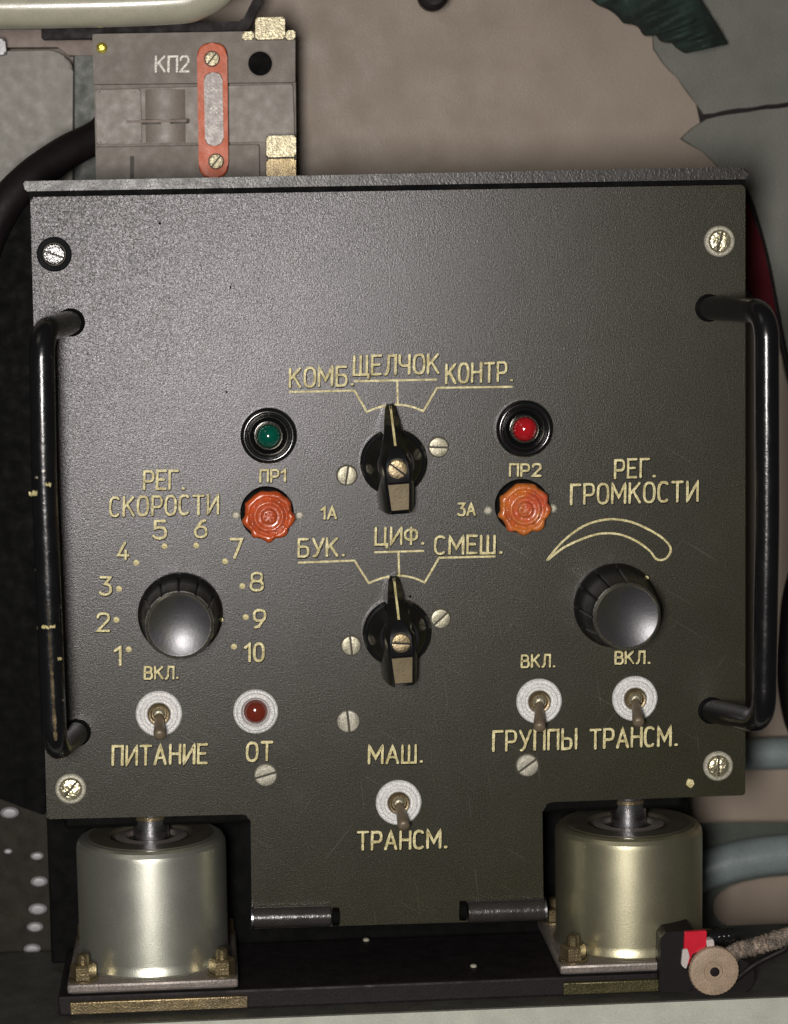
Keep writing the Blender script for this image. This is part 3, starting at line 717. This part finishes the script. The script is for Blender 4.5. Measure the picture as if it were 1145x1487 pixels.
bm = bmesh.new(); org = P(310,170,216)
for yy in (132,158,163,186,190): ribbon(bm, [(306,yy),(311,yy-4),(315,yy)], 1.6, org, 217.2)
obj('gauge_mark', bm, 'white_ink', gp, org, 0)
for x, y in ((308,85),(314,234)):
    s = obj('gauge_screw', screw_mesh(11, 5, 0), ['latch', 'slot'], gp, P(x,y,220), 40); s.rotation_euler = (0, math.radians(-50), 0)
for (x, y, r) in ((378,92,19),):
    b = obj('socket_ring', lathe(bmesh.new(), [(r+1.5,0),(r+1.2,1.2),(r-.5,1.4),(r-1,0)], 40), 'module', mo, P(x,y,236))
    obj('socket_hole', lathe(bmesh.new(), [(r-1,.6),(0,.6)], 40), 'hole', mo, P(x,y,236))
obj('rivet', lathe(bmesh.new(), [(9,0),(8,3),(4,5),(0,5.5)], 9), 'yellow', mo, P(148,69,236), 20)
word('КП2', 226, 274, 104, 103, 22, mo, P(226,104,236), w=3.0, d=235.4, m='white_ink', what='white lettering reading')
def latch(x0, y0, x1, y1, m, lab=None, d0=212):
    org = P(x0, y0, d0); bm = bmesh.new(); prism(bm, rpoly([(x0,y0),(x1,y0-1),(x1,y1-1),(x0,y1)], 3), d0, 260, org, 2)
    obj('latch', bm, m, mo, org, 20, lab)
latch(371, 25, 414, 57, 'latch'); latch(352, 46, 369, 58, 'latch', d0=222); latch(415, 44, 429, 58, 'latch', d0=222)
latch(387, 197, 430, 228, 'latch', 'knurled metal latch', 208); latch(387, 231, 430, 262, 'brass', None, 222)

# ================================================================== BACKGROUND THINGS
# ivory lamp tube top left
bm = bmesh.new(); q = spline([P(-260,10,150),P(60,8,150),P(240,3,150),P(285,-5,150),P(318,-30,150),P(326,-90,150),P(326,-220,150)], 10)
tube(bm, [p-q[0] for p in q], 33*U, 40)
o = obj('frame_tube', bm, 'ivory', None, q[0], 60); tag(o, 'thick ivory enamelled tube across the top left corner, bending upward', 'tube')
# black strip standing in for the shadow line under the tube
o = slab('tube_shadow', [(60,40),(352,30),(372,-10),(388,-10),(360,44),(330,52),(60,56)], 262, 300, 'rubber', None, 3, 2); tag(o, 'black strip standing in for the shadow under the ivory tube', 'shadow strip')
# pale cabinet
cb = thing('cabinet', 'pale grey painted cabinet at the upper left with a rounded corner', 'cabinet', P(0,330,380))
slab('cabinet_body', [(-300,76),(78,73),(106,88),(106,420),(-300,420)], 370, 428, 'cabinet', cb, [0,10,16,0,0], 4)
slab('cabinet_strip', [(-300,44),(118,42),(140,66),(140,80),(100,80),(84,68),(-300,70)], 385, 420, 'cabinet2', cb, 2, 2, 'brownish strip over the cabinet')
slab('hinge_block', [(-20,56),(7,56),(9,78),(-20,82)], 340, 370, 'stud', cb, 4, 3)
# black cable
q = spline([P(170,150,300),P(148,192,290),P(95,222,262),P(40,262,232),P(0,310,215),P(-30,400,210),P(-40,600,210)], 10)
bm = bmesh.new(); tube(bm, [p-q[0] for p in q], [22*U+5*U*math.sin(PI*k/len(q)) for k in range(len(q))], 24)
o = obj('cable', bm, 'rubber', None, q[0], 60); tag(o, 'thick black cable sweeping down left from behind the grey module', 'cable')
# dark equipment box left
bx = thing('equipment_box', 'black equipment box filling the left edge beside the panel', 'box', P(0,1180,220))
slab('box_body', [(-400,330),(8,300),(30,286),(66,286),(66,1185),(30,1172),(0,1160),(-400,1160)], 225, 425, 'case', bx, 6, 4)
# dark slab coloured to stand in for the dark gap between cabinet and module
o = slab('dark_gap_slab', [(106,44),(146,44),(146,300),(106,300)], 395, 427, 'darkgreen', None, 0, 3); tag(o, 'dark green slab standing in for the dark gap between the cabinet and the grey module', 'post')
# trunking with studs
tr = thing('cable_trunking', 'dark olive trunking with a row of zinc studs at the lower left', 'trunking', P(20,1470,230))
slab('trunking_body', [(-300,1120),(70,1120),(74,1230),(78,1487),(-300,1500)], 262, 330, 'trunk', tr, 0, 6)
s0 = None
for x, y, w in ((14,1180,1.25),(12,1236,.6),(54,1243,.9),(57,1280,1.15),(55,1320,1.25),(51,1346,1.1),(47,1378,1.15),(49,1413,1.2),(46,1440,1.5)):
    if s0 is None:
        bm = lathe(bmesh.new(), [(12,0),(11.5,3),(8,6),(0,7)], 20)
        for v in bm.verts: v.co.z *= .62
        s0 = obj('stud', bm, 'stud', tr, P(x,y,262)); s0.scale = (w, 1, w)
    else:
        i = inst(s0, tr, P(x,y,262)); i.scale = (w, 1, w)
# knob end at top
b = thing('stand_knob', 'round dark knob peeking in at the top edge above the panel', 'knob', P(630,-6,345))
obj('knob_body', lathe(bmesh.new(), [(24,-30),(24,0),(22,5),(16,8),(0,9)], 40), 'rubber', b, P(630,-8,345))
obj('knob_stem', lathe(bmesh.new(), [(12,-84),(12,-30)], 20), 'case', b, P(630,-8,345))
# green cloth
bm = bmesh.new(); nu, nv = 60, 18; grid = []
A = [(780,-60),(860,0),(905,30),(940,50),(968,60),(995,76)]; B = [(900,-140),(985,-60),(1012,-10),(1030,18),(1045,42),(1058,64)]
def samp(L, t):
    x = t*(len(L)-1); i = min(int(x), len(L)-2); f = x-i
    return L[i][0]*(1-f)+L[i+1][0]*f, L[i][1]*(1-f)+L[i+1][1]*f
org = P(950, 0, 345)
for side in (0, 1):
    g = []
    for i in range(nu+1):
        row = []
        for j in range(nv+1):
            t, s = i/nu, j/nv
            a, b2 = samp(A, t), samp(B, t)
            rip = 9*math.sin(t*46+s*3.0)*(1-.5*s)+5*math.sin(t*21+s*7)
            x = a[0]+(b2[0]-a[0])*s+2.2*math.sin(t*40)*(1-s); y = a[1]+(b2[1]-a[1])*s+2.4*math.sin(t*33+1)*(1-s)
            bul = 60*math.sin(PI*s)**.7
            row.append(bm.verts.new(P(x, y, 372-bul*(1-side)*.8+rip*(1-side)+side*10)-org))
        g.append(row)
    grid.append(g)
    for i in range(nu):
        for j in range(nv): bm.faces.new((g[i][j], g[i+1][j], g[i+1][j+1], g[i][j+1]))
for g0, g1 in [(grid[0], grid[1])]:
    for i in range(nu):
        for j in (0, nv): bm.faces.new((g0[i][j], g0[i+1][j], g1[i+1][j], g1[i][j]))
    for j in range(nv):
        for i in (0, nu): bm.faces.new((g0[i][j], g0[i][j+1], g1[i][j+1], g1[i][j]))
o = obj('cloth_cover', bm, 'cloth', None, org, 60); tag(o, 'pleated dark green cloth hanging to a point at the upper right', 'cloth')
# red strap by right edge
o = slab('red_strap', [(1060,280),(1086,292),(1108,352),(1122,420),(1132,486),(1118,470),(1092,425),(1060,400)], 385, 396, 'redrubber', None, 4, 3); tag(o, 'dark red strap showing between the panel edge and the right handle', 'strap')
q = spline([P(1078,270,404),P(1092,300,404),P(1112,370,404),P(1126,440,402),P(1137,500,400),P(1160,600,398)], 8)
bm = bmesh.new(); tube(bm, [p-q[0] for p in q], 5*U, 12); o = obj('thin_cable', bm, 'rubber', None, q[0], 60); tag(o, 'thin black cable running down beside the dark red strap', 'cable')
# black cable right edge
q = spline([P(1190,760,370),P(1158,850,370),P(1149,920,370),P(1148,1000,370),P(1170,1070,370),P(1240,1090,360)], 8)
bm = bmesh.new(); tube(bm, [p-q[0] for p in q], 20*U, 20); o = obj('cable', bm, 'rubber', None, q[0], 60); tag(o, 'black cable bending in at the right edge behind the handle', 'cable')
# blue grey pipe & bracket
q = [P(1000,1099,392), P(1500,1080,392)]; bm = bmesh.new(); tube(bm, [p-q[0] for p in q], 27*U, 32)
o = obj('pipe', bm, 'bluegrey', None, q[0], 60); tag(o, 'blue grey horizontal pipe behind the lower right corner of the panel', 'pipe')
bk = thing('bracket', 'green and blue grey bracket with an oval opening at the lower right', 'bracket', P(1100,1460,375))
outer = [(940,1197),(1500,1180),(1500,1480),(940,1480)]
# plate with an oval opening: strips around the opening
bm = bmesh.new(); org = P(1100,1300,375); n = 48; ins = []; outv = []
hx, hy, rx, ry = 1165, 1313, 130, 42
for k in range(n):
    a = 2*PI*k/n; c_, s_ = math.cos(a), math.sin(a)
    ex, ey = hx+rx*math.copysign(abs(c_)**.75, c_), hy-(1165-1165)+ry*math.copysign(abs(s_)**.85, s_)
    ey += -(ex-hx)*.04
    t = min((260 if c_ > 0 else 235)/max(abs(c_), 1e-6), (150 if s_ > 0 else 118)/max(abs(s_), 1e-6))
    ins.append((ex, ey)); outv.append((hx+t*c_, hy+t*s_))
def ringv(L, d): return [bm.verts.new(P(x, y, d)-org) for x, y in L]
i0, i1, o0_, o1_ = ringv(ins, 375), ringv(ins, 395), ringv(outv, 375), ringv(outv, 395)
for k in range(n):
    j = (k+1) % n
    for a, b2 in ((i0, o0_), (o0_, o1_), (o1_, i1), (i1, i0)): bm.faces.new((a[k], a[j], b2[j], b2[k]))
obj('bracket_plate', bm, 'darkgreen', bk, org, 30)
q = spline([P(900,1340,362),P(985,1284,360),P(1025,1264,358),P(1075,1250,358),P(1150,1240,358),P(1400,1226,358)], 8)
bm = bmesh.new(); tube(bm, [p-q[0] for p in q], 33*U, 28); obj('rounded_flange', bm, 'bluegrey', bk, q[0], 60, 'blue grey rounded edge above the opening')

# clamp at right bottom
D = -112
cl = thing('clamp', 'black clamp with a tan thumb wheel and red tape in front of the right mount', 'clamp', P(1030,1450,D))
def cp(name, pts, d0, d1, m, rad=3, bev=2, lab=None):
    org = P(*pts[0], d0); bm = bmesh.new(); prism(bm, rpoly(pts, rad), d0, d1, org, bev); return obj(name, bm, m, cl, org, 20, lab)
cp('clamp_body', [(960,1362),(968,1354),(1010,1352),(1014,1380),(1005,1440),(958,1442)], D, D+60, 'rubber')
cp('clamp_jaw', [(990,1430),(1004,1398),(1060,1392),(1088,1396),(1098,1416),(1090,1440),(1066,1450),(1010,1450)], D+6, D+55, 'rubber', 8)
cp('red_tape', [(995,1354),(1027,1352),(1026,1376),(1006,1386),(1000,1402),(993,1400)], D-6, D+1, 'redtape', 2, 1, 'red tape wrapped on the body')
cp('tape_end', [(992,1380),(999,1378),(1002,1390),(997,1408),(990,1402)], D-9, D-3, 'whiterag', 2, 1)
cp('white_tip', [(1026,1366),(1037,1364),(1038,1376),(1028,1378)], D-8, D+6, 'whiterag', 3, 1)
w = obj('thumb_wheel', lathe(bmesh.new(), [(34,-14),(36.5,-10),(37,-2),(35.5,1),(31,2.5),(16,2.5),(14.5,1.2),(12.5,1.2),(11,3.2),(7,3.2),(6,1),(0,1)], 72, mod=lambda a, r, h: 1+(.012*math.cos(36*a) if r > 33 else 0)), 'tan', cl, P(1038,1411,D-14), 35)
obj('wheel_screw', lathe(bmesh.new(), [(7,0),(7,3.5),(5.5,4.6),(0,5)], 16), 'rubber', w, P(1038,1411,D-15))
q = [P(1030,1362,D+10), P(1066,1358,D+10)]
bm = bmesh.new(); tube(bm, [Vector((0,0,0)), (q[1]-q[0])*.5, q[1]-q[0]], 11*U, 20); h = obj('clamp_pin', bm, 'bakelite', cl, q[0], 40)
for k in (0.35, .55, .75):
    bm = bmesh.new(); e = (q[1]-q[0])*k; tube(bm, [e, e+Vector((3*U,0,0))], 12.6*U, 20); obj('pin_collar', bm, 'bakelite', h, q[0], 40)
q = spline([P(1052,1398,D+4),P(1070,1382,D),P(1100,1374,D-4),P(1130,1364,D-4),P(1170,1350,D)], 14)
bm = bmesh.new(); tube(bm, [p-q[0] for p in q], [(13+.9*math.sin(k*2.3)+random.uniform(-.8,.8))*U for k in range(len(q))], 18, jit=.09)
o = obj('braided_cord', bm, 'braid', None, q[0], 60); tag(o, 'tan braided cord leading from the clamp to the right edge', 'cord')
q = spline([P(1062,1428,D+10),P(1095,1402,D+6),P(1125,1386,D+2),P(1142,1376,D),P(1150,1350,D)], 10)
bm = bmesh.new(); tube(bm, [p-q[0] for p in q], 5*U, 12); o = obj('wire', bm, 'rubber', None, q[0], 60); tag(o, 'thin black wire under the tan braided cord', 'wire')
